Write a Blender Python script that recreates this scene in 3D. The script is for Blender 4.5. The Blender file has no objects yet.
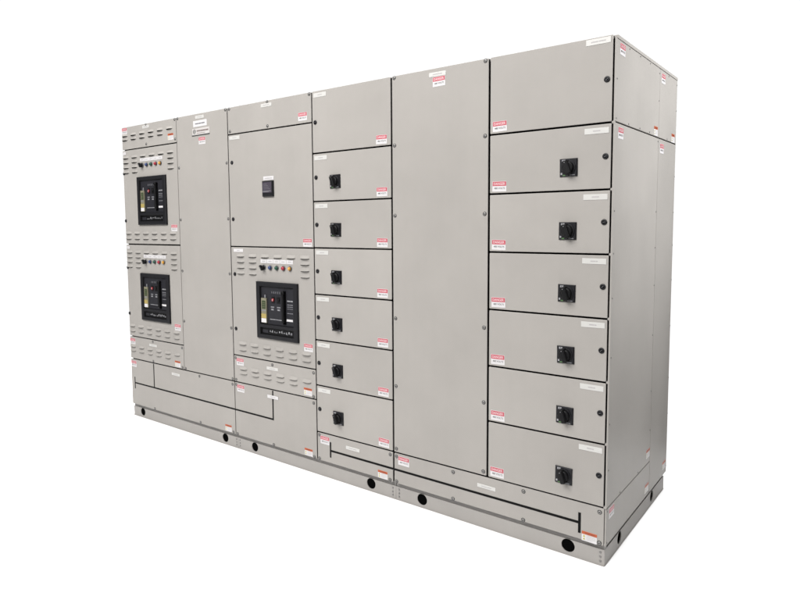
import bpy, bmesh, math, random
from mathutils import Vector, Matrix
random.seed(4)
scene = bpy.context.scene
COL = scene.collection

# ------------------------------------------------------------------ materials
def mat(name, base, rough=0.5, metal=0.0, spec=0.3, var=0.0, scale=30.0, bump=0.0, bscale=250.0, stretch=None, coat=0.0):
    m = bpy.data.materials.new(name); m.use_nodes = True
    nt = m.node_tree; N = nt.nodes; L = nt.links
    p = N['Principled BSDF']
    p.inputs['Base Color'].default_value = (*base, 1)
    p.inputs['Roughness'].default_value = rough
    p.inputs['Metallic'].default_value = metal
    p.inputs['Specular IOR Level'].default_value = spec
    p.inputs['Coat Weight'].default_value = coat
    geo = N.new('ShaderNodeNewGeometry')
    mp = N.new('ShaderNodeMapping'); L.new(geo.outputs['Position'], mp.inputs['Vector'])
    if stretch: mp.inputs['Scale'].default_value = stretch
    n = N.new('ShaderNodeTexNoise'); n.inputs['Scale'].default_value = scale; n.inputs['Detail'].default_value = 4
    L.new(mp.outputs[0], n.inputs['Vector'])
    r = N.new('ShaderNodeMapRange'); r.inputs['To Min'].default_value = 1 - var; r.inputs['To Max'].default_value = 1 + var
    L.new(n.outputs['Fac'], r.inputs['Value'])
    mx = N.new('ShaderNodeMix'); mx.data_type = 'RGBA'; mx.blend_type = 'MULTIPLY'; mx.inputs['Factor'].default_value = 1
    mx.inputs['A'].default_value = (*base, 1)
    L.new(r.outputs[0], mx.inputs['B']); L.new(mx.outputs['Result'], p.inputs['Base Color'])
    if bump:
        n2 = N.new('ShaderNodeTexNoise'); n2.inputs['Scale'].default_value = bscale; n2.inputs['Detail'].default_value = 2
        L.new(geo.outputs['Position'], n2.inputs['Vector'])
        b = N.new('ShaderNodeBump'); b.inputs['Strength'].default_value = bump; b.inputs['Distance'].default_value = 0.002
        L.new(n2.outputs['Fac'], b.inputs['Height']); L.new(b.outputs[0], p.inputs['Normal'])
    return m

def paint_material(name, base, spec, rough):
    # powder-coated sheet steel: fine orange peel, slow waves in the sheet, faint smudges
    m = bpy.data.materials.new(name); m.use_nodes = True
    nt = m.node_tree; N = nt.nodes; L = nt.links; p = N['Principled BSDF']
    p.inputs['Specular IOR Level'].default_value = spec
    geo = N.new('ShaderNodeNewGeometry')
    oi = N.new('ShaderNodeObjectInfo')
    n = N.new('ShaderNodeTexNoise'); n.inputs['Scale'].default_value = 2.6; n.inputs['Detail'].default_value = 5; n.inputs['Roughness'].default_value = .6
    L.new(geo.outputs['Position'], n.inputs['Vector'])
    mp = N.new('ShaderNodeMapping'); mp.inputs['Scale'].default_value = (26, 26, 1.3); L.new(geo.outputs['Position'], mp.inputs['Vector'])
    s = N.new('ShaderNodeTexNoise'); s.inputs['Scale'].default_value = 1.0; s.inputs['Detail'].default_value = 3
    L.new(mp.outputs[0], s.inputs['Vector'])
    g = N.new('ShaderNodeTexNoise'); g.inputs['Scale'].default_value = 420; g.inputs['Detail'].default_value = 1
    L.new(geo.outputs['Position'], g.inputs['Vector'])
    def mr(src, a, b):
        r = N.new('ShaderNodeMapRange'); r.inputs['From Min'].default_value = .3; r.inputs['From Max'].default_value = .7
        r.inputs['To Min'].default_value = a; r.inputs['To Max'].default_value = b; L.new(src, r.inputs['Value']); return r.outputs[0]
    def mul(a, b):
        k = N.new('ShaderNodeMath'); k.operation = 'MULTIPLY'; L.new(a, k.inputs[0]); L.new(b, k.inputs[1]); return k.outputs[0]
    rr = N.new('ShaderNodeMapRange'); rr.inputs['To Min'].default_value = .975; rr.inputs['To Max'].default_value = 1.025
    L.new(oi.outputs['Random'], rr.inputs['Value'])
    f = mul(mul(mr(n.outputs['Fac'], .955, 1.035), mr(s.outputs['Fac'], .994, 1.006)), mul(mr(g.outputs['Fac'], .97, 1.03), rr.outputs[0]))
    mx = N.new('ShaderNodeMix'); mx.data_type = 'RGBA'; mx.blend_type = 'MULTIPLY'; mx.inputs['Factor'].default_value = 1
    mx.inputs['A'].default_value = (*base, 1)
    L.new(f, mx.inputs['B']); L.new(mx.outputs['Result'], p.inputs['Base Color'])
    L.new(mr(n.outputs['Fac'], rough - .06, rough + .08), p.inputs['Roughness'])
    w = N.new('ShaderNodeTexNoise'); w.inputs['Scale'].default_value = 1.7; w.inputs['Detail'].default_value = 1
    L.new(geo.outputs['Position'], w.inputs['Vector'])
    b1 = N.new('ShaderNodeBump'); b1.inputs['Strength'].default_value = .5; b1.inputs['Distance'].default_value = .012
    L.new(w.outputs['Fac'], b1.inputs['Height'])
    b2 = N.new('ShaderNodeBump'); b2.inputs['Strength'].default_value = .12; b2.inputs['Distance'].default_value = .001
    L.new(g.outputs['Fac'], b2.inputs['Height']); L.new(b1.outputs[0], b2.inputs['Normal']); L.new(b2.outputs[0], p.inputs['Normal'])
    return m

PAINT = paint_material('grey_powder_coat', (.243, .231, .217), .07, .46)
PAINTB = paint_material('grey_base_paint', (.244, .233, .221), .07, .5)
M = dict(
    gasket=mat('black_gasket', (.004, .004, .004), .9, spec=.04),
    core=mat('dark_interior', (.002, .002, .002), .95, spec=.0),
    black=mat('black_plastic', (.006, .006, .0075), .42, spec=.22, var=.1),
    knob=mat('black_knob_plastic', (.003, .003, .0035), .48, spec=.16),
    frame=mat('dark_grey_bezel_plastic', (.006, .006, .0075), .5, spec=.20, bump=.1),
    face=mat('charcoal_breaker_face', (.011, .011, .014), .5, spec=.22, var=.15, scale=40),
    tape=mat('black_tape', (.003, .003, .003), .6, spec=.08),
    white=mat('white_label', (.42, .41, .415), .45, spec=.3, var=.03),
    cream=mat('engraved_white_plate', (.37, .365, .352), .4, spec=.4, var=.03),
    ink=mat('label_ink', (.045, .045, .045), .6),
    lightink=mat('faded_ink', (.27, .26, .26), .6),
    red=mat('label_red', (.315, .060, .078), .45),
    pale=mat('label_white_print', (.48, .36, .37), .45),
    orange=mat('label_orange', (.29, .062, .022), .45),
    darkorange=mat('label_warning_print', (.12, .03, .02), .5),
    yellow=mat('label_yellow', (.38, .33, .05), .45),
    green=mat('label_green', (.05, .10, .04), .45),
    screw=mat('dull_zinc_screw', (.17, .165, .16), .4, metal=.6, spec=.5, var=.2, scale=200),
    strip=mat('overhang_shade_strip', (.20, .192, .184), .55, spec=.2, var=.15, scale=12),  # darker tone painted for the shadow under the panel overhang
    rivet=mat('painted_screw', (.12, .115, .11), .5),
    screwdark=mat('screw_recess', (.03, .03, .03), .6),
    emblem=mat('emblem_grey', (.10, .10, .095), .5),
    rose=mat('maker_plate_ground', (.36, .342, .335), .45),
    brown=mat('emblem_print', (.13, .105, .10), .5),
    meter=mat('meter_screen', (.040, .034, .045), .25, spec=.5, var=.2, scale=60),
    beige=mat('trip_unit_beige', (.13, .122, .085), .5, var=.1),
    lcd=mat('trip_unit_screen', (.028, .04, .018), .3),
    gold=mat('trip_unit_yellow', (.25, .195, .065), .5),
    silver=mat('terminal_silver', (.24, .24, .25), .35, metal=.3),
    redbtn=mat('red_button', (.17, .010, .014), .35, spec=.3),
    grey=mat('grey_print', (.13, .13, .14), .5),
    bezelmetal=mat('lamp_ring', (.08, .08, .085), .35, metal=.4),
)
def lens(name, c):
    m = mat(name, c, .3, spec=.35, coat=.1); return m
LENS = dict(blue=lens('blue_lens', (.011, .027, .095)), green=lens('green_lens', (.006, .048, .030)),
            red=lens('red_lens', (.22, .010, .022)), amber=lens('amber_lens', (.33, .155, .015)))
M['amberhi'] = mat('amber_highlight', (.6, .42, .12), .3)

# ------------------------------------------------------------------ mesh kit
class MB:
    def __init__(s): s.bm = bmesh.new(); s.mats = []
    def mi(s, m):
        if m not in s.mats: s.mats.append(m)
        return s.mats.index(m)
    def face(s, pts, m, smooth=False):
        vs = [s.bm.verts.new(p) for p in pts]
        f = s.bm.faces.new(vs); f.material_index = s.mi(m); f.smooth = smooth; return f
    def rings(s, loops, m, close_first=False, close_last=False, smooth=False, mats=None):
        vl = [[s.bm.verts.new(p) for p in l] for l in loops]
        n = len(vl[0])
        for k in range(len(vl) - 1):
            mm = s.mi(mats[k] if mats else m)
            for i in range(n):
                f = s.bm.faces.new((vl[k][i], vl[k][(i+1) % n], vl[k+1][(i+1) % n], vl[k+1][i])); f.material_index = mm; f.smooth = smooth
        if close_first:
            f = s.bm.faces.new(vl[0]); f.material_index = s.mi(mats[0] if mats else m)
        if close_last:
            f = s.bm.faces.new(list(reversed(vl[-1]))); f.material_index = s.mi(mats[-1] if mats else m)
    def box(s, x0, x1, y0, y1, z0, z1, m, bev=0.0):
        # bevelled towards the front (y0)
        b = min(bev, (x1-x0)*.4, (z1-z0)*.4)
        def r(i, y): return [(x0+i, y, z0+i), (x1-i, y, z0+i), (x1-i, y, z1-i), (x0+i, y, z1-i)]
        L = [r(b, y0)] + ([r(0, y0+b)] if b else []) + [r(0, y1)]
        s.rings(L, m, True, True)
    def cyl(s, x, z, prof, m, n=24, y=0, cap_last=True, smooth=True, mats=None, sx=1, sz=1):
        # prof: list of (radius, y)
        loops = [[(x + r*sx*math.cos(2*math.pi*i/n), y+yy, z + r*sz*math.sin(2*math.pi*i/n)) for i in range(n)] for r, yy in prof]
        s.rings(loops, m, True, cap_last, smooth, mats)
    def build(s, name, parent=None, label=None, loc=None):
        bmesh.ops.recalc_face_normals(s.bm, faces=s.bm.faces[:])
        me = bpy.data.meshes.new(name); s.bm.to_mesh(me); s.bm.free()
        for m in s.mats: me.materials.append(m)
        return link(name, me, parent, label, loc)

def link(name, me, parent=None, label=None, loc=None):
    o = bpy.data.objects.new(name, me); COL.objects.link(o)
    if parent: o.parent = parent
    if loc: o.location = loc
    if label: o['label'] = label
    return o
def again(o, parent, loc, label=None):                   # a copy of a sub-part
    c = o.copy(); COL.objects.link(c); c.parent = parent; c.location = loc
    if 'label' in c: del c['label']
    if label: c['label'] = label
    return c

# ---- lettering: one flat mesh from the built-in font, merged into the label mesh
_txt = {}
def text_polys(body, bold=0.0):
    k = (body, bold)
    if k not in _txt:
        cu = bpy.data.curves.new('lettering', 'FONT'); cu.body = body; cu.size = 1; cu.offset = bold; cu.resolution_u = 3
        ob = bpy.data.objects.new('lettering', cu); COL.objects.link(ob)
        bpy.context.view_layer.update()
        me = ob.to_mesh(); vs = [tuple(v.co) for v in me.vertices]; fs = [tuple(p.vertices) for p in me.polygons]
        ob.to_mesh_clear(); bpy.data.objects.remove(ob); bpy.data.curves.remove(cu)
        xs = [v[0] for v in vs]; ys = [v[1] for v in vs]
        _txt[k] = (vs, fs, min(xs), max(xs), min(ys), max(ys))
    return _txt[k]
def text(mb, body, x0, x1, z0, z1, y, m, bold=0.01):
    vs, fs, a, b, c, d = text_polys(body, bold)
    vv = [mb.bm.verts.new((x0+(v[0]-a)/(b-a)*(x1-x0), y, z0+(v[1]-c)/(d-c)*(z1-z0))) for v in vs]
    i = mb.mi(m)
    for f in fs:
        try: q = mb.bm.faces.new([vv[j] for j in f]); q.material_index = i
        except ValueError: pass
def micro(mb, x0, x1, z, h, y, m, words):                # print too small to read
    W = x1-x0; tot = sum(words) + .25*(len(words)-1); x = x0
    for w in words:
        ww = W*w/tot; mb.box(x, x+ww, y, y+.0002, z-h/2, z+h/2, m); x += ww + W*.25/tot

# label meshes are built about their own centre, front towards -y
def danger_mesh(w=.073, h=.049):
    b = MB(); b.box(-w/2, w/2, -.0010, 0, -h/2, h/2, M['white'], .0004)
    b.box(-w/2+.0015, w/2-.0015, -.0014, -.0010, h*.04, h/2-.0015, M['red'])
    text(b, 'DANGER', -w*.40, w*.40, h*.13, h*.38, -.0018, M['pale'], .015)
    text(b, '480 VOLTS', -w*.36, w*.40, -h*.27, -h*.09, -.0014, M['ink'], .01)
    return b
def warn_mesh(w=.068, h=.046):
    b = MB(); b.box(-w/2, w/2, -.0010, 0, -h/2, h/2, M['white'], .0004)
    b.box(-w/2, w/2, -.0014, -.0010, h*.19, h/2, M['orange'])
    text(b, 'WARNING', -w*.30, w*.38, h*.26, h*.42, -.0018, M['darkorange'], .01)
    # yellow triangle and glove pictograms
    for zz in (h*.02, -h*.26):
        b.face([(-w*.42, -.0014, zz-h*.11), (-w*.26, -.0014, zz-h*.11), (-w*.34, -.0014, zz+h*.12)], M['yellow'])
        b.box(-w*.35, -w*.325, -.0017, -.0014, zz-h*.07, zz+h*.03, M['green'])
    for k in range(5): micro(b, -w*.18, w*(.42 if k != 4 else .2), h*(.11-.11*k), h*.028, -.0013, M['lightink'], [3, 5, 2, 4, 3])
    return b
def plate_mesh(w, h, words=(3, 2, 3), m='cream', span=.55, ink='lightink'):
    b = MB(); b.box(-w/2, w/2, -.0016, 0, -h/2, h/2, M[m], .0006)
    micro(b, -w*span/2, w*span/2, 0, h*.2, -.0019, M[ink], words)
    return b
def screw_mesh(r=.0078):
    b = MB()
    b.cyl(0, 0, [(r*.5, -.0042), (r*.86, -.0036), (r, -.002), (r, 0)], M['screw'], 16)
    b.cyl(0, 0, [(r*.45, -.0046), (r*.45, -.0042)], M['screwdark'], 6, smooth=False)
    b.cyl(0, 0, [(r*1.35, -.0006), (r*1.35, 0)], M['screwdark'], 16)
    return b
def rivet_mesh():
    b = MB(); b.cyl(0, 0, [(.0022, -.0022), (.0038, -.0016), (.0042, 0)], M['rivet'], 14); return b
def lock_mesh():
    b = MB()
    b.cyl(0, 0, [(.0085, -.0045), (.0118, -.0040), (.0130, -.002), (.0130, 0)], M['black'], 24)
    b.cyl(0, 0, [(.0062, -.0050), (.0062, -.0045)], M['core'], 20)
    b.box(-.0008, .0008, -.0056, -.0050, -.005, .005, M['grey'])
    return b
def handle_mesh():
    # square escutcheon with a door-mounted rotary operating handle
    b = MB(); s = .0395
    b.box(-s, s, -.007, 0, -s, s, M['black'], .003)
    b.cyl(0, 0, [(.0315, -.0115), (.033, -.010), (.033, -.007)], M['frame'], 32)
    b.cyl(0, 0, [(.022, -.024), (.0255, -.021), (.027, -.0115)], M['knob'], 32)
    # grip bar, turned a little off vertical
    c, q = math.cos(math.radians(18)), math.sin(math.radians(18))
    def rot(x, z): return (x*c - z*q, x*q + z*c)
    def loop(wx, hz, y, n=6):
        pts = []
        for (cx, cz, a0) in ((wx-.004, hz-.004, 0), (-wx+.004, hz-.004, 90), (-wx+.004, -hz+.004, 180), (wx-.004, -hz+.004, 270)):
            for i in range(n):
                a = math.radians(a0 + 90*i/(n-1)); x, z = rot(cx+.004*math.cos(a), cz+.004*math.sin(a)); pts.append((x, y, z))
        return pts
    b.rings([loop(.0075, .0275, -.0395), loop(.0098, .0300, -.0375), loop(.0115, .0305, -.022), loop(.0125, .0308, -.0118)], M['knob'], True, True, True)
    x, z = rot(0, .022); b.cyl(x, z, [(.0018, -.0400), (.0018, -.0395)], M['silver'], 10)
    # printed marks: 1 / ON top left, 0 / OFF low left in green, name low right
    b.box(-.029, -.013, -.0074, -.0070, .026, .035, M['silver'])
    text(b, 'I', -.024, -.021, .0275, .0335, -.0078, M['ink'])
    b.box(-.034, -.027, -.0074, -.0070, -.031, -.022, M['silver'])
    b.box(-.025, -.013, -.0074, -.0070, -.0365, -.031, M['green'])
    text(b, 'OFF', -.009, -.001, -.0355, -.0315, -.0074, M['grey'])
    b.box(.006, .029, -.0074, -.0070, -.0355, -.0315, M['grey'])
    return b
def lamp_mesh(c):
    b = MB()
    b.cyl(0, 0, [(.0142, -.006), (.0155, -.0045), (.0155, 0)], M['bezelmetal'], 24)
    b.cyl(0, 0, [(.0035, -.0185), (.0085, -.0168), (.0118, -.013), (.0125, -.006)], LENS[c], 24)
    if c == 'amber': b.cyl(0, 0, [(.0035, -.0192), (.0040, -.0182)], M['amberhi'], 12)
    return b
def selector_mesh():
    b = MB()
    b.cyl(0, 0, [(.0165, -.007), (.018, -.005), (.018, 0)], M['bezelmetal'], 24)
    b.cyl(0, 0, [(.0120, -.022), (.0145, -.018), (.0155, -.007)], M['knob'], 24)
    c, q = math.cos(math.radians(35)), math.sin(math.radians(35))
    def L(w, h, y): return [(x*c-z*q, y, x*q+z*c) for x, z in ((-w, -h), (w, -h), (w, h), (-w, h))]
    b.rings([L(.0035, .016, -.036), L(.005, .0175, -.034), L(.0055, .0185, -.018)], M['knob'], True, True)
    b.rings([L(.0008, .011, -.0364), L(.0008, .011, -.036)], M['silver'], True, True)
    return b

def add_louvre(b, x0, w, z):
    # pressed louvre: sheet bulges out and is open underneath (z = lower lip)
    h = .020; d = .0145; n = 10; cols = []
    for i in range(n+1):
        t = i/n; x = x0 + w*t
        e = min(1, math.sin(math.pi*t)**.5*1.08) if 0 < t < 1 else 0
        cols.append([(x, -d*e - .0002, z), (x, -d*e*.86 - .0002, z+h*.15), (x, -d*e*.44 - .0002, z+h*.55), (x, -d*e*.03 - .0002, z+h*.98)])
    vl = [[b.bm.verts.new(p) for p in c] for c in cols]; k = b.mi(PAINT)
    for i in range(n):
        for j in range(3):
            f = b.bm.faces.new((vl[i][j], vl[i+1][j], vl[i+1][j+1], vl[i][j+1])); f.material_index = k; f.smooth = True
    # dark slot seen from below, with the folded lip in front of it
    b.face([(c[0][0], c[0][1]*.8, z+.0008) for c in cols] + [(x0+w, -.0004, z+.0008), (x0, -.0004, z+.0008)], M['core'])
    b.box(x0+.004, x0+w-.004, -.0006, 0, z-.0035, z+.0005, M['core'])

def add_sheet(b, x0, x1, z0, z1, y=0.0, depth=.018, edge=.0028, bev=.0018, hole=None):
    def r(i, yy, R=.004): 
        pts = []
        rr = max(R - i*.5, .0008)
        for (cx, cz, a0) in ((x1-i-rr, z0+i+rr, 270), (x1-i-rr, z1-i-rr, 0), (x0+i+rr, z1-i-rr, 90), (x0+i+rr, z0+i+rr, 180)):
            for k in range(4):
                a = math.radians(a0+30*k); pts.append((cx+rr*math.cos(a), yy, cz+rr*math.sin(a)))
        return pts
    b.rings([r(bev, y), r(bev*.3, y+bev*.35), r(0, y+bev), r(0, y+bev+edge), r(.0012, y+bev+edge), r(.0012, y+depth)], PAINT, True, True,
            mats=[PAINT, PAINT, PAINT, PAINT, M['gasket'], M['gasket']])

# ------------------------------------------------------------------ the switchboard
board = bpy.data.objects.new('electrical_switchboard', None); COL.objects.link(board)
board.location = (0, 0, 0); board.empty_display_size = .2
board['label'] = 'long grey steel electrical switchboard with black rotary handles, three black breakers and red danger labels'
board['category'] = 'electrical switchboard'

XL, XA, XB, XC, XD, XE, XR, XS = 0.0, .719, 1.288, 2.056, 2.635, 3.212, 3.783, 3.794
H = 2.330; YB = 1.099; G = .0042; GD = .0052; G2 = .0026
ZF = -.012                                              # floor height

# sources for repeated sub-parts (first use links the mesh, later uses are copies sharing the data)
_src = {}; rj = random.Random(11)
def put(kind, maker, parent, x, z, label=None, y=0.0, rotz=0.0, name=None):
    if kind not in _src:
        o = maker().build(name or kind, parent, label, (x, y, z)); _src[kind] = o
    else:
        o = again(_src[kind], parent, (x, y, z), label)
    if name: o.name = name
    tilt = math.radians(rj.uniform(-1.1, 1.1)) if 'label' in kind else (math.radians(rj.uniform(-1, 1)) if kind == 'rotary_handle' else (rj.uniform(0, 3) if kind in ('lock', 'screw') else 0))
    if 'label' in kind: o.location.x += rj.uniform(-.0012, .0012) * math.cos(rotz); o.location.z += rj.uniform(-.0012, .0012)
    o.rotation_euler = (0, tilt, rotz); return o
def danger(p, x0, z1, y=0, rotz=0, w=.073, h=.049): return put('danger_label', danger_mesh, p, x0+w/2, z1-h/2, None, y, rotz)
def warn(p, x0, z1, y=0, rotz=0, w=.068, h=.046): return put('warning_label', warn_mesh, p, x0+w/2, z1-h/2, None, y, rotz)
def screws(p, pts, y=0, rotz=0):
    for x, z in pts: put('screw', screw_mesh, p, x, z, None, y, rotz)
plate_i = {}
WORDS = [(3, 2, 3), (4, 3), (2, 1, 2), (5, 2), (3, 3)]
def plate(p, x0, x1, z0, z1, **k):
    w, h = x1-x0, z1-z0
    ws = WORDS[(len(_src) + len(bpy.data.objects)) % len(WORDS)] if 'words' not in k else k.pop('words')
    o = plate_mesh(w, h, ws, **k).build('nameplate', p, None, ((x0+x1)/2, 0, (z0+z1)/2)); o.rotation_euler[1] = math.radians(rj.uniform(-.6, .6)); return o

def sheet_part(name, x0, x1, z0, z1, louvres=(), label=None):
    b = MB(); add_sheet(b, x0, x1, z0, z1)
    for lx, lw, lz in louvres: add_louvre(b, lx, lw, lz)
    return b.build(name, board, label)

# ---- section with the row of small doors (two of these columns)
def feeder_column(x0, x1, seams, side):
    zs = [H] + seams
    for i in range(7):
        z1 = zs[i] - (G if i else 0); z0 = zs[i+1] + G
        d = sheet_part('door', x0, x1, z0, z1, label='tall top door without a handle' if i == 0 else None)
        zc = (zs[i]+zs[i+1])/2
        if side == 'L':
            plate(d, x0+.012, x0+.111, (H-.037 if i == 0 else z1-.036), (H-.012 if i == 0 else z1-.011), span=.34)
            put('lock', lock_mesh, d, x0+.023, zc)
            danger(d, x1-.098, z0+.058)
            if i: put('rotary_handle', handle_mesh, d, x0+.173, zc-.030)
        else:
            plate(d, x1-.113, x1-.009, (H-.030 if i == 0 else z1-.039), (H-.005 if i == 0 else z1-.014), span=(.6 if i == 0 else .3))
            put('lock', lock_mesh, d, x1-.022, zc)
            danger(d, x0+.0125, z0+.057)
            if i: put('rotary_handle', handle_mesh, d, x1-.180, zc-.038)
feeder_column(XC+G, XD-GD, [1.968, 1.684, 1.407, 1.126, .846, .565, .272], 'L')
feeder_column(XE+GD, XR-.002, [1.967, 1.684, 1.404, 1.122, .840, .560, .270], 'R')

# ---- louvred breaker doors
PITCH = .1185
def breaker_door(x0, x1, ox, z0, z1, left_locks):
    # ox: x of the first louvre column
    dz = z1 - 1.401
    lv = []
    cols = [ox + PITCH*k for k in range(6)]
    for c in cols: lv.append((c, .080, 1.339+dz))
    for zz in (1.302, 1.263, 1.224):
        for k in (0, 1, 5): lv.append((cols[k], .080, zz+dz))
    for zz in (.742, .702):
        for c in cols: lv.append((c, .080, zz+dz))
    d = sheet_part('door', x0, x1, z0, z1, lv)
    sx = ox - 1.345
    plate(d, 1.319+sx if sx > -1 else x0+.008, 1.413+sx if sx > -1 else 1.388+sx, 1.369+dz, 1.390+dz, m='white', span=.3)
    # the five legend plates above the lamps
    for k, x in enumerate((1.583, 1.643, 1.702, 1.761, 1.820)):
        plate(d, x+sx, x+sx+.0575, 1.301+dz, 1.326+dz, m='white', words=((3, 2), (3,), (2,), (3,), (3,))[k], span=.5)
    put('selector_switch', selector_mesh, d, 1.613+sx, 1.272+dz)
    for x, c in ((1.675, 'blue'), (1.734, 'green'), (1.794, 'red'), (1.852, 'amber')):
        put('indicator_light_'+c, lambda: lamp_mesh(c), d, x+sx, 1.273+dz, c+' indicator light', name='indicator_light')
    for lx, lz in left_locks: put('lock', lock_mesh, d, lx, lz+dz)
    danger(d, 1.960+sx, .812+dz)
    return d
def breaker(sx, dz):
    # frame stands proud of the door, face sunk behind it
    X0, X1, Z0, Z1 = 1.544+sx, 1.921+sx, .808+dz, 1.181+dz
    wx0, wx1, wz0, wz1 = 1.581+sx, 1.886+sx, .903+dz, 1.153+dz
    lx0, lx1, lz0, lz1 = wx0, wx1, .836+dz, .883+dz
    b = MB(); F = M['frame']
    def q(x0, x1, z0, z1, y): return [(x0, y, z0), (x1, y, z0), (x1, y, z1), (x0, y, z1)]
    yf = -.016
    b.rings([q(X0, X1, Z0, Z1, 0), q(X0+.001, X1-.001, Z0+.001, Z1-.001, -.012), q(X0+.006, X1-.006, Z0+.006, Z1-.006, yf)], F)
    a0, a1, c0, c1 = X0+.006, X1-.006, Z0+.006, Z1-.006
    def strip(x0, x1, z0, z1): b.face(q(x0, x1, z0, z1, yf), F)
    strip(a0, wx0, c0, c1); strip(wx1, a1, c0, c1); strip(wx0, wx1, wz1, c1); strip(wx0, wx1, lz1, wz0); strip(wx0, wx1, c0, lz0)
    for (x0, x1, z0, z1) in ((wx0, wx1, wz0, wz1), (lx0, lx1, lz0, lz1)):
        b.rings([q(x0, x1, z0, z1, yf), q(x0+.004, x1-.004, z0+.003, z1-.006, yf+.010)], M['knob'])
        b.rings([q(x0+.004, x1-.004, z0+.003, z1-.006, yf+.010), q(x0+.004, x1-.004, z0+.003, z1-.006, yf+.0125)], M['knob'])
    cb = b.build('circuit_breaker', board)
    y = -.004
    f = MB(); f.box(wx0+.004, wx1-.004, y, y+.003, wz0+.003, wz1-.006, M['face'])
    f.box(lx0+.004, lx1-.004, y, y+.003, lz0+.003, lz1-.006, M['knob'])
    # raised centre block of the breaker, printed marks
    f.box(1.660+sx, 1.782+sx, y-.004, y, .925+dz, 1.095+dz, M['face'], .001)
    f.box(1.688+sx, 1.716+sx, y-.0055, y-.004, 1.046+dz, 1.088+dz, M['knob'])
    f.box(1.733+sx, 1.764+sx, y-.0055, y-.004, 1.046+dz, 1.088+dz, M['knob'])
    for (px, w) in ((1.678, .030), (1.735, .030)):
        f.box(px+sx, px+w+sx, y-.0048, y-.004, 1.016+dz, 1.024+dz, M['grey'])
        f.box(px+.002+sx, px+w-.004+sx, y-.0048, y-.004, .999+dz, 1.009+dz, M['grey'])
        f.box(px+.008+sx, px+w-.010+sx, y-.0052, y-.0048, 1.001+dz, 1.007+dz, M['silver'])
    micro(f, 1.668+sx, 1.778+sx, .940+dz, .0042, y-.0045, M['silver'], (9, 3, 6))
    for zz, hh, mm in ((1.067, .008, 'silver'), (1.043, .005, 'grey'), (1.030, .004, 'grey'), (1.017, .003, 'grey'), (.989, .004, 'grey')):
        micro(f, 1.822+sx, 1.872+sx, zz+dz, hh, y-.0004, M[mm], (3, 2) if mm == 'silver' else (2, 1, 2))
    f.box(1.816+sx, 1.870+sx, y-.0008, y, .937+dz, .951+dz, M['white'])
    for k in range(7):
        f.box(1.684+.018*k+sx, 1.688+.018*k+sx, y-.0006, y, 1.108+dz, 1.122+dz, M['grey'])
    f.build('breaker_face', cb)
    t = MB(); tx0, tx1 = 1.592+sx, 1.640+sx
    t.box(tx0, tx1, y-.010, y-.0005, .912+dz, 1.074+dz, M['beige'], .001)
    t.box(tx0+.008, tx1-.006, y-.0108, y-.010, 1.004+dz, 1.058+dz, M['lcd'])
    for k in range(3): t.box(tx0+.012, tx1-.012, y-.0112, y-.0108, 1.016+.014*k+dz, 1.018+.014*k+dz, M['beige'])
    t.box(tx0+.002, tx1-.002, y-.0108, y-.010, .990+dz, .997+dz, M['grey'])
    t.box(tx0+.001, tx1-.001, y-.0108, y-.010, .943+dz, .972+dz, M['gold'])
    t.box(tx0+.001, tx1-.001, y-.0108, y-.010, .915+dz, .941+dz, M['white'])
    t.box(tx0+.028, tx0+.038, y-.006, y-.0005, 1.074+dz, 1.096+dz, M['grey'], .001)
    t.build('trip_unit', cb)
    h = MB()
    h.box(1.782+sx, 1.812+sx, y-.0015, y, .915+dz, 1.128+dz, M['core'])
    h.box(1.788+sx, 1.806+sx, y-.022, y-.0015, .925+dz, 1.118+dz, M['knob'], .004)
    h.cyl(1.797+sx, 1.118+dz, [(.010, y-.022), (.0125, y-.020), (.0125, y-.0015)], M['knob'], 20)
    h.build('charging_handle', cb)
    r = MB(); r.cyl(1.702+sx, 1.067+dz, [(.008, y-.0135), (.0105, y-.012), (.011, y-.0055)], M['redbtn'], 20)
    r.box(1.7005+sx, 1.7035+sx, y-.0140, y-.0135, 1.061+dz, 1.073+dz, M['white'])
    r.build('push_button', cb, 'red push button')
    r = MB(); r.cyl(1.7485+sx, 1.067+dz, [(.008, y-.0125), (.0105, y-.011), (.011, y-.0055)], M['knob'], 20)
    r.build('push_button', cb, 'black push button')
    # row of small terminals and keys under the window
    s = MB(); rnd = random.Random(int(sx*100)+int(dz*100))
    s.box(1.596+sx, 1.648+sx, y-.003, y, .846+dz, .868+dz, M['face'], .001)
    for k in range(10):
        px = 1.664+.0212*k+sx; hh = rnd.choice((.006, .010, .014)); zz = .851+rnd.random()*.006+dz
        s.box(px, px+rnd.choice((.004, .007, .010)), y-.006, y, zz, zz+hh, M['silver' if k % 3 else 'grey'], .0008)
        if rnd.random() < .6: s.box(px+.008, px+.012, y-.003, y, zz-.003, zz+.004, M['grey'])
    s.build('terminal_row', cb)
    return cb

for (x0, x1, ox, z0, z1, lk) in (
        (XB+G, XC-G, 1.345, .663, 1.401, ((1.325, 1.218), (1.322, .844))),
        (XL, XA-G2, .003, .662, 1.401, ((.009, 1.218), (.009, .844))),
        (XL, XA-G2, .003, 1.411, 2.148, ((.009, 1.222), (.009, .846)))):
    breaker_door(x0, x1, ox, z0, z1, lk)
breaker(0, 0); breaker(-1.345, 0); breaker(-1.343, .750)

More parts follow.
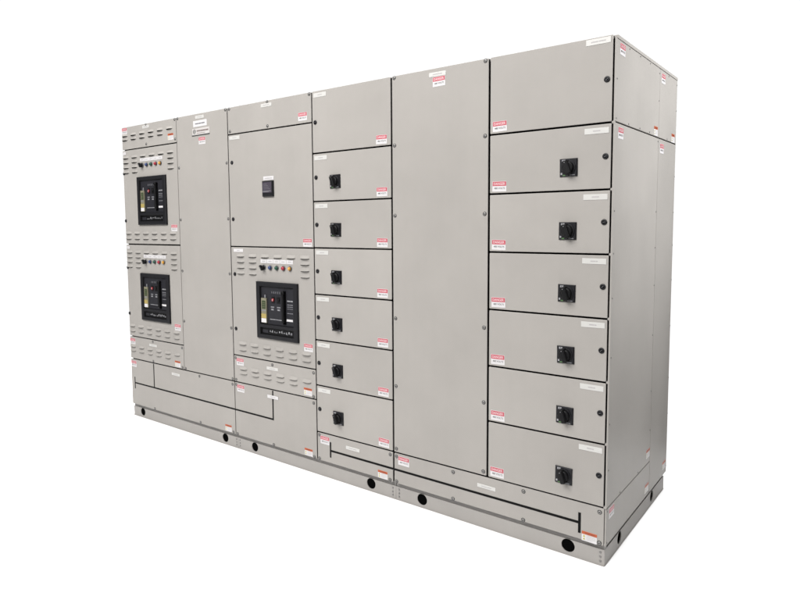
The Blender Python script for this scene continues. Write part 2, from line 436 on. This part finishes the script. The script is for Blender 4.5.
# ---- large instrument door over the middle breaker
d = sheet_part('door', XB+G, XC-G, 1.409, 2.148)
plate(d, 1.305, 1.408, 2.116, 2.139, span=.4)
put('lock', lock_mesh, d, 1.325, 1.966); put('lock', lock_mesh, d, 1.323, 1.589)
danger(d, 1.968, 1.463)
plate(d, 1.626, 1.721, 1.832, 1.857, m='white', span=.7)
b = MB(); b.box(1.624, 1.722, -.014, 0, 1.728, 1.828, M['black'], .004)
b.box(1.632, 1.714, -.0150, -.0140, 1.752, 1.820, M['meter'])
b.box(1.634, 1.708, -.0156, -.0150, 1.762, 1.765, M['grey']); b.box(1.634, 1.690, -.0156, -.0150, 1.757, 1.760, M['grey'])
for k in range(4): b.box(1.638, 1.700-.009*k, -.0153, -.0150, 1.776+.010*k, 1.7775+.010*k, M['grey'])
for k in range(5): b.box(1.634+.015*k, 1.644+.015*k, -.0158, -.0140, 1.736, 1.743, M['face'], .0006)
b.build('power_meter', d)

# ---- bolted covers
def cover(x0, x1, z0, z1, lv=(), sc=(), dg=None, wn=None, pl=None, label=None):
    d = sheet_part('cover_panel', x0, x1, z0, z1, lv, label)
    screws(d, sc)
    if dg: danger(d, *dg)
    if wn: warn(d, *wn)
    if pl: plate(d, *pl)
    return d
P1 = [.003+PITCH*k for k in range(6)]; P3 = [1.345+PITCH*k for k in range(6)]
cover(XL, XA-G2, 2.156, H, [(c, .077, z) for z in (2.260, 2.228) for c in P1[:6] if not (z < 2.24 and c > .58)],
      [(.336, 2.321), (.703, 2.320), (.333, 2.176), (.702, 2.180)], (.002, 2.326), (.615, 2.226), (.289, .377, 2.296, 2.318))
cover(XL, XA-G2, .476, .654, [(c, .077, z) for z in (.574, .540) for c in P1 if not (z < .55 and c > .58)],
      [(.320, .641), (.698, .636), (.697, .488), (.318, .486)], (.002, .641), (.606, .530), (.272, .373, .603, .621))
cover(XB+G, XC-G, 2.156, H, (), [(1.676, 2.321), (2.037, 2.320), (1.309, 2.320), (1.312, 2.172), (1.674, 2.171)],
      (1.944, 2.220), None, (1.618, 1.716, 2.292, 2.314))
cover(XB+G, XC-G, .475, .655, [(c, .080, z) for z in (.570, .539) for c in P3 if not (z < .55 and c > 1.92)],
      [(1.670, .637), (2.035, .636), (2.032, .486), (1.308, .487), (1.308, .64)], (1.318, .641), (1.952, .532), (1.618, 1.723, .602, .621))
cover(XB+G, XC-G, .095, .467, (), [(2.032, .446), (2.032, .104), (1.667, .103), (1.308, .104), (1.306, .452)],
      (1.316, .455), (1.948, .145), None)
cover(XL, XB-G2, .095, .467, (), [(.898, .450), (1.267, .447), (.315, .104), (.895, .104), (1.265, .106)],
      (.004, .455), (1.178, .147), (.559, .660, .412, .431))
cover(XC+G, XD-GD, .095, .268, (), [(2.075, .254), (2.074, .105), (2.612, .251), (2.610, .104)],
      (2.084, .254), (2.526, .143), (2.288, 2.392, .212, .232))
cover(XD+GD, XR+.002, .095, .267, (), [(2.655, .250), (2.655, .106), (3.016, .248), (3.016, .104), (3.405, .247), (3.405, .104), (3.766, .247), (3.767, .104)],
      (2.668, .256), (3.688, .139), (3.157, 3.258, .207, .226))
# tall plain covers
d = cover(XA+G2, XB-G, .475, H, (), [(x, z) for x in (.737, 1.270) for z in (2.321, 1.968, 1.592, 1.217, .842, .486)],
      (.976, 2.165), None, (.946, 1.042, 2.295, 2.316), label='tall plain cover carrying the maker plate')
plate(d, .920, 1.072, 2.240, 2.283, m='white', words=(4, 3, 4), span=.7, ink='grey')
b = MB(); b.box(.908, 1.097, -.0016, 0, 2.184, 2.229, M['rose'], .0005)
b.box(.904, 1.099, -.0030, 0, 2.178, 2.185, M['ink'], .0005)
# round crest over a square
b.cyl(.932, 2.208, [(.0165, -.0022), (.0165, -.0016)], M['emblem'], 20)
b.box(.926, .938, -.0026, -.0022, 2.197, 2.219, M['rose']); b.box(.929, .935, -.0029, -.0026, 2.200, 2.216, M['emblem'])
micro(b, .958, 1.088, 2.211, .010, -.0020, M['brown'], (5, 7, 4)); micro(b, .958, 1.050, 2.195, .003, -.0020, M['brown'], (5, 7))
b.build('maker_plate', d)
cover(XD+GD, XE-GD, .275, H, (), [(x, z) for x in (2.655, 3.190) for z in (2.320, 1.965, 1.590, 1.028, .650, .294)],
      (2.894, 2.288), None, (2.873, 2.972, 2.289, 2.311), label='widest plain cover between the two columns of small doors')

# ---- mimic bus: black tape across the bottom covers
def tape(rects):
    b = MB()
    for k, (x0, x1, z0, z1) in enumerate(rects): b.box(x0, x1, -.0008-.0003*k, .0, z0, z1, M['tape'])
    return b.build('bus_line', board)
tape([(.050, 1.674, .268, .279), (.042, .052, .226, .321), (.315, .325, .274, .466), (1.664, 1.674, .268, .466)])
b = MB(); b.box(1.620, 1.722, -.0030, -.0015, .412, .433, M['white'], .0004); micro(b, 1.645, 1.697, .4225, .004, -.0033, M['lightink'], (3, 2)); b.build('nameplate', board)
tape([(2.168, 3.677, .167, .179), (2.160, 2.171, .130, .226), (3.671, 3.683, .124, .220)])

# ---- frame behind the doors, small bright tabs where the corner post shows between doors
b = MB(); b.box(XL+.004, XS-.005, .0185, YB-.004, .097, H-.012, M['core'])
b.box(XL+.03, XS-.03, .055, YB-.05, ZF+.004, .096, M['core'])
b.build('frame', board)
for z in (1.967, 1.684, 1.404, 1.122, .840, .560, .270):
    b = MB(); b.box(XR-.003, XS-.002, .0035, .017, z-.0055, z+.0055, PAINT, .002); b.build('hinge_tab', board)

# ---- roof, side, left end and back sheets
b = MB()
b.box(XL, XS+.001, .019, YB, H-.013, H+.001, PAINT, .001)
b.build('roof', board)
def side_sheet(x, y0, y1, z0, z1, s):
    b = MB(); e = .002
    def r(i, dx): return [(x+dx*s, y0+i, z0+i), (x+dx*s, y1-i, z0+i), (x+dx*s, y1-i, z1-i), (x+dx*s, y0+i, z1-i)]
    b.rings([r(e, 0), r(0, -e), r(0, -.0065)], PAINT, True, True)
    return b.build('side_panel', board)
R = math.pi/2
def on_side(p, f, y, z, *a): return f(p, 0, z, *a)
def sd(p, y, z):      # danger label on the right-hand end
    o = put('danger_label', danger_mesh, p, XS, z-.0245, None, y+.0365, R)
def sw(p, y, z): put('warning_label', warn_mesh, p, XS, z-.023, None, y+.034, R)
def ss(p, pts):
    for y, z in pts:
        if 'small_screw' not in _src:
            _src['small_screw'] = rivet_mesh().build('screw', p, None, (XS, y, z)); o = _src['small_screw']
        else: o = again(_src['small_screw'], p, (XS, y, z))
        o.rotation_euler = (0, 0, R)
a = side_sheet(XS, .004, .724, 1.9715, 2.316, 1); ss(a, [(.191, 2.306), (.361, 2.306), (.535, 2.306), (.020, 1.985), (.020, 2.15), (.714, 2.154), (.20, 1.980), (.38, 1.980), (.55, 1.980), (.714, 2.29)]); sd(a, .052, 2.305); sw(a, .632, 2.020)
a = side_sheet(XS, .729, 1.099, 1.9715, 2.316, 1); ss(a, [(.90, 2.306), (1.088, 2.29), (1.088, 2.15), (.90, 1.98)]); sd(a, .755, 2.300); sw(a, .995, 2.018)
a = side_sheet(XS, .004, .724, .268, 1.9665, 1); ss(a, [(.714, 1.95)] + [(y, z) for y in (.020, .714) for z in (1.592, 1.408, 1.212, .95, .65, .44)] + [(.2, .277), (.5, .277)]); sd(a, .050, 1.952); sw(a, .648, .345)
a = side_sheet(XS, .729, 1.099, .092, 1.9665, 1); ss(a, [(1.088, z) for z in (1.79, 1.592, 1.408, 1.212, .95, .65, .44, .13)]); sd(a, .758, 1.945); sw(a, 1.005, .172)
a = side_sheet(XS, .004, .724, .092, .2635, 1); ss(a, [(.018, .105), (.018, .25), (.714, .105)]); sd(a, .040, .256); sw(a, .640, .160)
side_sheet(XL-.001, .019, 1.099, .092, 2.316, -1)
b = MB()
for k, (x0, x1) in enumerate(((XL, XB-G2), (XB+G2, XD-G2), (XD+G2, XS-.001))): b.box(x0, x1, YB-.003, YB+.002, .092, 2.316, PAINT)
b.build('rear_panel', board)

# ---- base channels with real round holes
def plate_with_holes(length, height, holes, thick):
    cu = bpy.data.curves.new('channel', 'CURVE'); cu.dimensions = '2D'; cu.fill_mode = 'BOTH'; cu.extrude = thick/2
    def sp(pts):
        s = cu.splines.new('POLY'); s.points.add(len(pts)-1); s.use_cyclic_u = True
        for q, p in zip(s.points, pts): q.co = (*p, 0, 1)
    sp([(0, 0), (length, 0), (length, height), (0, height)])
    for hx, hz, r in holes: sp([(hx+r*math.cos(-2*math.pi*i/36), hz+r*math.sin(-2*math.pi*i/36)) for i in range(36)])
    ob = bpy.data.objects.new('channel', cu); COL.objects.link(ob); bpy.context.view_layer.update()
    me = bpy.data.meshes.new_from_object(ob); bpy.data.objects.remove(ob)
    return me
def to_xz(me, org, rotz):
    T = Matrix.Translation(org) @ Matrix.Rotation(rotz, 4, 'Z') @ Matrix.Rotation(R, 4, 'X'); me.transform(T); return me
BY = .022
def base(x0, x1, holes, end, bolts):
    bm = bmesh.new()
    hz = .047
    pieces = [to_xz(plate_with_holes(x1-x0, .078, [(h-x0, hz, .0315) for h in holes], .004), (x0, BY+.002, ZF), 0)]
    if end: pieces.append(to_xz(plate_with_holes(YB-BY-.012, .078, [(.245-BY-.004, hz, .0315), (.83-BY-.004, hz, .0315)], .004), (x1-.002, BY+.004, ZF), R))
    for me in pieces: bm.from_mesh(me); bpy.data.meshes.remove(me)
    mb = MB(); mb.bm.free(); mb.bm = bm; mb.mi(PAINTB)
    for f in bm.faces: f.material_index = 0
    # top flange toned darker as overhang shade, toe flange and dark sleeves behind the holes
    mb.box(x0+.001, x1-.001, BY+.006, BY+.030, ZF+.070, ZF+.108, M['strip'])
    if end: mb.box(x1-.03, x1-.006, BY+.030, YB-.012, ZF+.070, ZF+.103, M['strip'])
    mb.box(x0, x1, BY-.003, BY+.030, ZF, ZF+.004, PAINTB, .001)
    for h in holes: mb.cyl(h, ZF+hz, [(.0325, BY+.004), (.0325, BY+.032)], M['core'], 32)
    if end:
        mb.box(x1-.004, x1+.002, BY+.004, YB-.01, ZF, ZF+.004, PAINTB, .001)
        for yy in (.245, .83):
            lo = [[(xx, yy+.0325*math.cos(2*math.pi*i/32), ZF+hz+.0325*math.sin(2*math.pi*i/32)) for i in range(32)] for xx in (x1-.005, x1-.028)]
            mb.rings(lo, M['core'], False, True)
    for x in bolts:
        for z in (.022, .042, .063): mb.cyl(x, ZF+z, [(.0035, BY-.003), (.0052, BY-.002), (.0052, BY)], M['screw'], 12)
    return mb.build('base_channel', board)
def tr(xa): return xa - BY*(4.643-xa)/2.817
base(XL-.018, XB-.0008, [tr(.146), tr(1.175)], False, [XB-.018])
base(XB+.0008, XD-.0008, [tr(1.483), tr(2.475)], False, [XB+.018, XD-.022])
base(XD+.0008, XS-.010, [tr(2.824), tr(3.626)], True, [XD+.022, XS-.028])

# ------------------------------------------------------------------ the white studio floor
fl = MB()
seg = 48
fl.box(-5.0, 9.0, 0, .01, 0, 1, M['white']); fl.bm.free(); fl.bm = bmesh.new(); fl.mats = []
floor_m = mat('white_studio_floor', (.80, .80, .80), .85, spec=.1, var=.01, scale=4)
def fr(r0): 
    pts = []; x0, x1, y0, y1 = -3.2, 4.67, -4.6, 1.75
    for (cx, cy, a0) in ((x1-r0, y1-r0, 0), (x0+r0, y1-r0, 90), (x0+r0, y0+r0, 180), (x1-r0, y0+r0, 270)):
        for k in range(9): a = math.radians(a0+90*k/8); pts.append((cx+r0*math.cos(a), cy+r0*math.sin(a)))
    return pts
fl.face([(x, y, ZF) for x, y in fr(.6)], floor_m)
fl.rings([[(x, y, ZF) for x, y in fr(.6)], [(x, y, ZF-.02) for x, y in fr(.6)]], floor_m)
o = fl.build('floor'); o['kind'] = 'structure'

# ------------------------------------------------------------------ added lights, and a world white only behind the board
w = bpy.data.worlds.new('World'); scene.world = w; w.use_nodes = True
nt = w.node_tree; N = nt.nodes; L = nt.links; bg = N['Background']
tc = N.new('ShaderNodeTexCoord'); sp = N.new('ShaderNodeSeparateXYZ'); L.new(tc.outputs['Generated'], sp.inputs[0])
cb = N.new('ShaderNodeCombineXYZ'); L.new(sp.outputs[0], cb.inputs[0]); L.new(sp.outputs[1], cb.inputs[1])
nm = N.new('ShaderNodeVectorMath'); nm.operation = 'NORMALIZE'; L.new(cb.outputs[0], nm.inputs[0])
dt = N.new('ShaderNodeVectorMath'); dt.operation = 'DOT_PRODUCT'; L.new(nm.outputs[0], dt.inputs[0])
az = math.radians(-42); dt.inputs[1].default_value = (math.sin(az), math.cos(az), 0)
mr = N.new('ShaderNodeMapRange'); mr.interpolation_type = 'SMOOTHSTEP'
mr.inputs['From Min'].default_value = math.cos(math.radians(49)); mr.inputs['From Max'].default_value = math.cos(math.radians(40))
mr.inputs['To Min'].default_value = 0; mr.inputs['To Max'].default_value = 1
L.new(dt.outputs['Value'], mr.inputs['Value'])
up = N.new('ShaderNodeMapRange'); up.inputs['From Min'].default_value = -.3; up.inputs['From Max'].default_value = .8
up.inputs['To Min'].default_value = .02; up.inputs['To Max'].default_value = .45; L.new(sp.outputs[2], up.inputs['Value'])
mx = N.new('ShaderNodeMix'); mx.data_type = 'FLOAT'
L.new(mr.outputs[0], mx.inputs['Factor']); L.new(up.outputs[0], mx.inputs['A']); mx.inputs['B'].default_value = 1.05
bg.inputs['Color'].default_value = (1, 1, 1, 1); L.new(mx.outputs['Result'], bg.inputs['Strength'])

def aim(o, tgt):
    o.rotation_euler = (Vector(tgt)-o.location).to_track_quat('-Z', 'Y').to_euler()
def area(name, loc, tgt, sx, sy, power, col=(1, 1, 1), spread=180):
    l = bpy.data.lights.new(name, 'AREA'); l.shape = 'RECTANGLE'; l.size = sx; l.size_y = sy; l.energy = power; l.color = col; l.spread = math.radians(spread)
    o = bpy.data.objects.new(name, l); COL.objects.link(o); o.location = loc; aim(o, tgt); return o
area('added_overhead_fill', (1.8, 2.3, 6.0), (1.8, 2.3, 0), 10, 6, 200, spread=45)  # added lamp, brings the floor up to white
area('added_front_fill', (2.0, -5.0, 5.7), (2.2, 0, 1.9), 6.0, 3, 1030, (1, .987, .972))  # added lamp to brighten the front sheets
area('added_corner_fill', (5.0, 1.2, 5.2), (4.25, .8, 0), 1.2, 3.2, 5, spread=40)  # added lamp, lifts the floor beside the right-hand end
l = bpy.data.lights.new('added_side_spot', 'SPOT'); l.energy = 2050; l.spot_size = math.radians(42); l.spot_blend = 1; l.shadow_soft_size = .5  # added spot, its cone falloff grades the end wall brighter towards the top
o = bpy.data.objects.new('added_side_spot', l); COL.objects.link(o); o.location = (7.8, 1.2, 3.9); aim(o, (XS, .6, 2.12))

# ------------------------------------------------------------------ camera (solved from the photograph)
f_px, pcx, pcy = 631.8977, 351.1725, 275.4297
yaw, pitch, roll = -.68450032, -.08203546, -.01183365
fwd = Vector((math.sin(yaw)*math.cos(pitch), math.cos(yaw)*math.cos(pitch), math.sin(pitch)))
rt = Vector((math.cos(yaw), -math.sin(yaw), 0)); upv = rt.cross(fwd)
r2 = math.cos(roll)*rt + math.sin(roll)*upv; u2 = -math.sin(roll)*rt + math.cos(roll)*upv
cam = bpy.data.cameras.new('camera'); co = bpy.data.objects.new('camera', cam); COL.objects.link(co)
co.matrix_world = Matrix(((r2.x, u2.x, -fwd.x, 4.6426859), (r2.y, u2.y, -fwd.y, -2.81737432), (r2.z, u2.z, -fwd.z, 1.55100093), (0, 0, 0, 1)))
cam.sensor_fit = 'HORIZONTAL'; cam.sensor_width = 36; cam.lens = f_px/800*36
cam.shift_x = (400-pcx)/800; cam.shift_y = (pcy-300)/800
cam.clip_start = .05; cam.clip_end = 200
scene.camera = co
scene.view_settings.view_transform = 'Standard'; scene.view_settings.look = 'None'; scene.view_settings.exposure = 0
scene.cycles.use_denoising = True
scene.cycles.max_bounces = 8
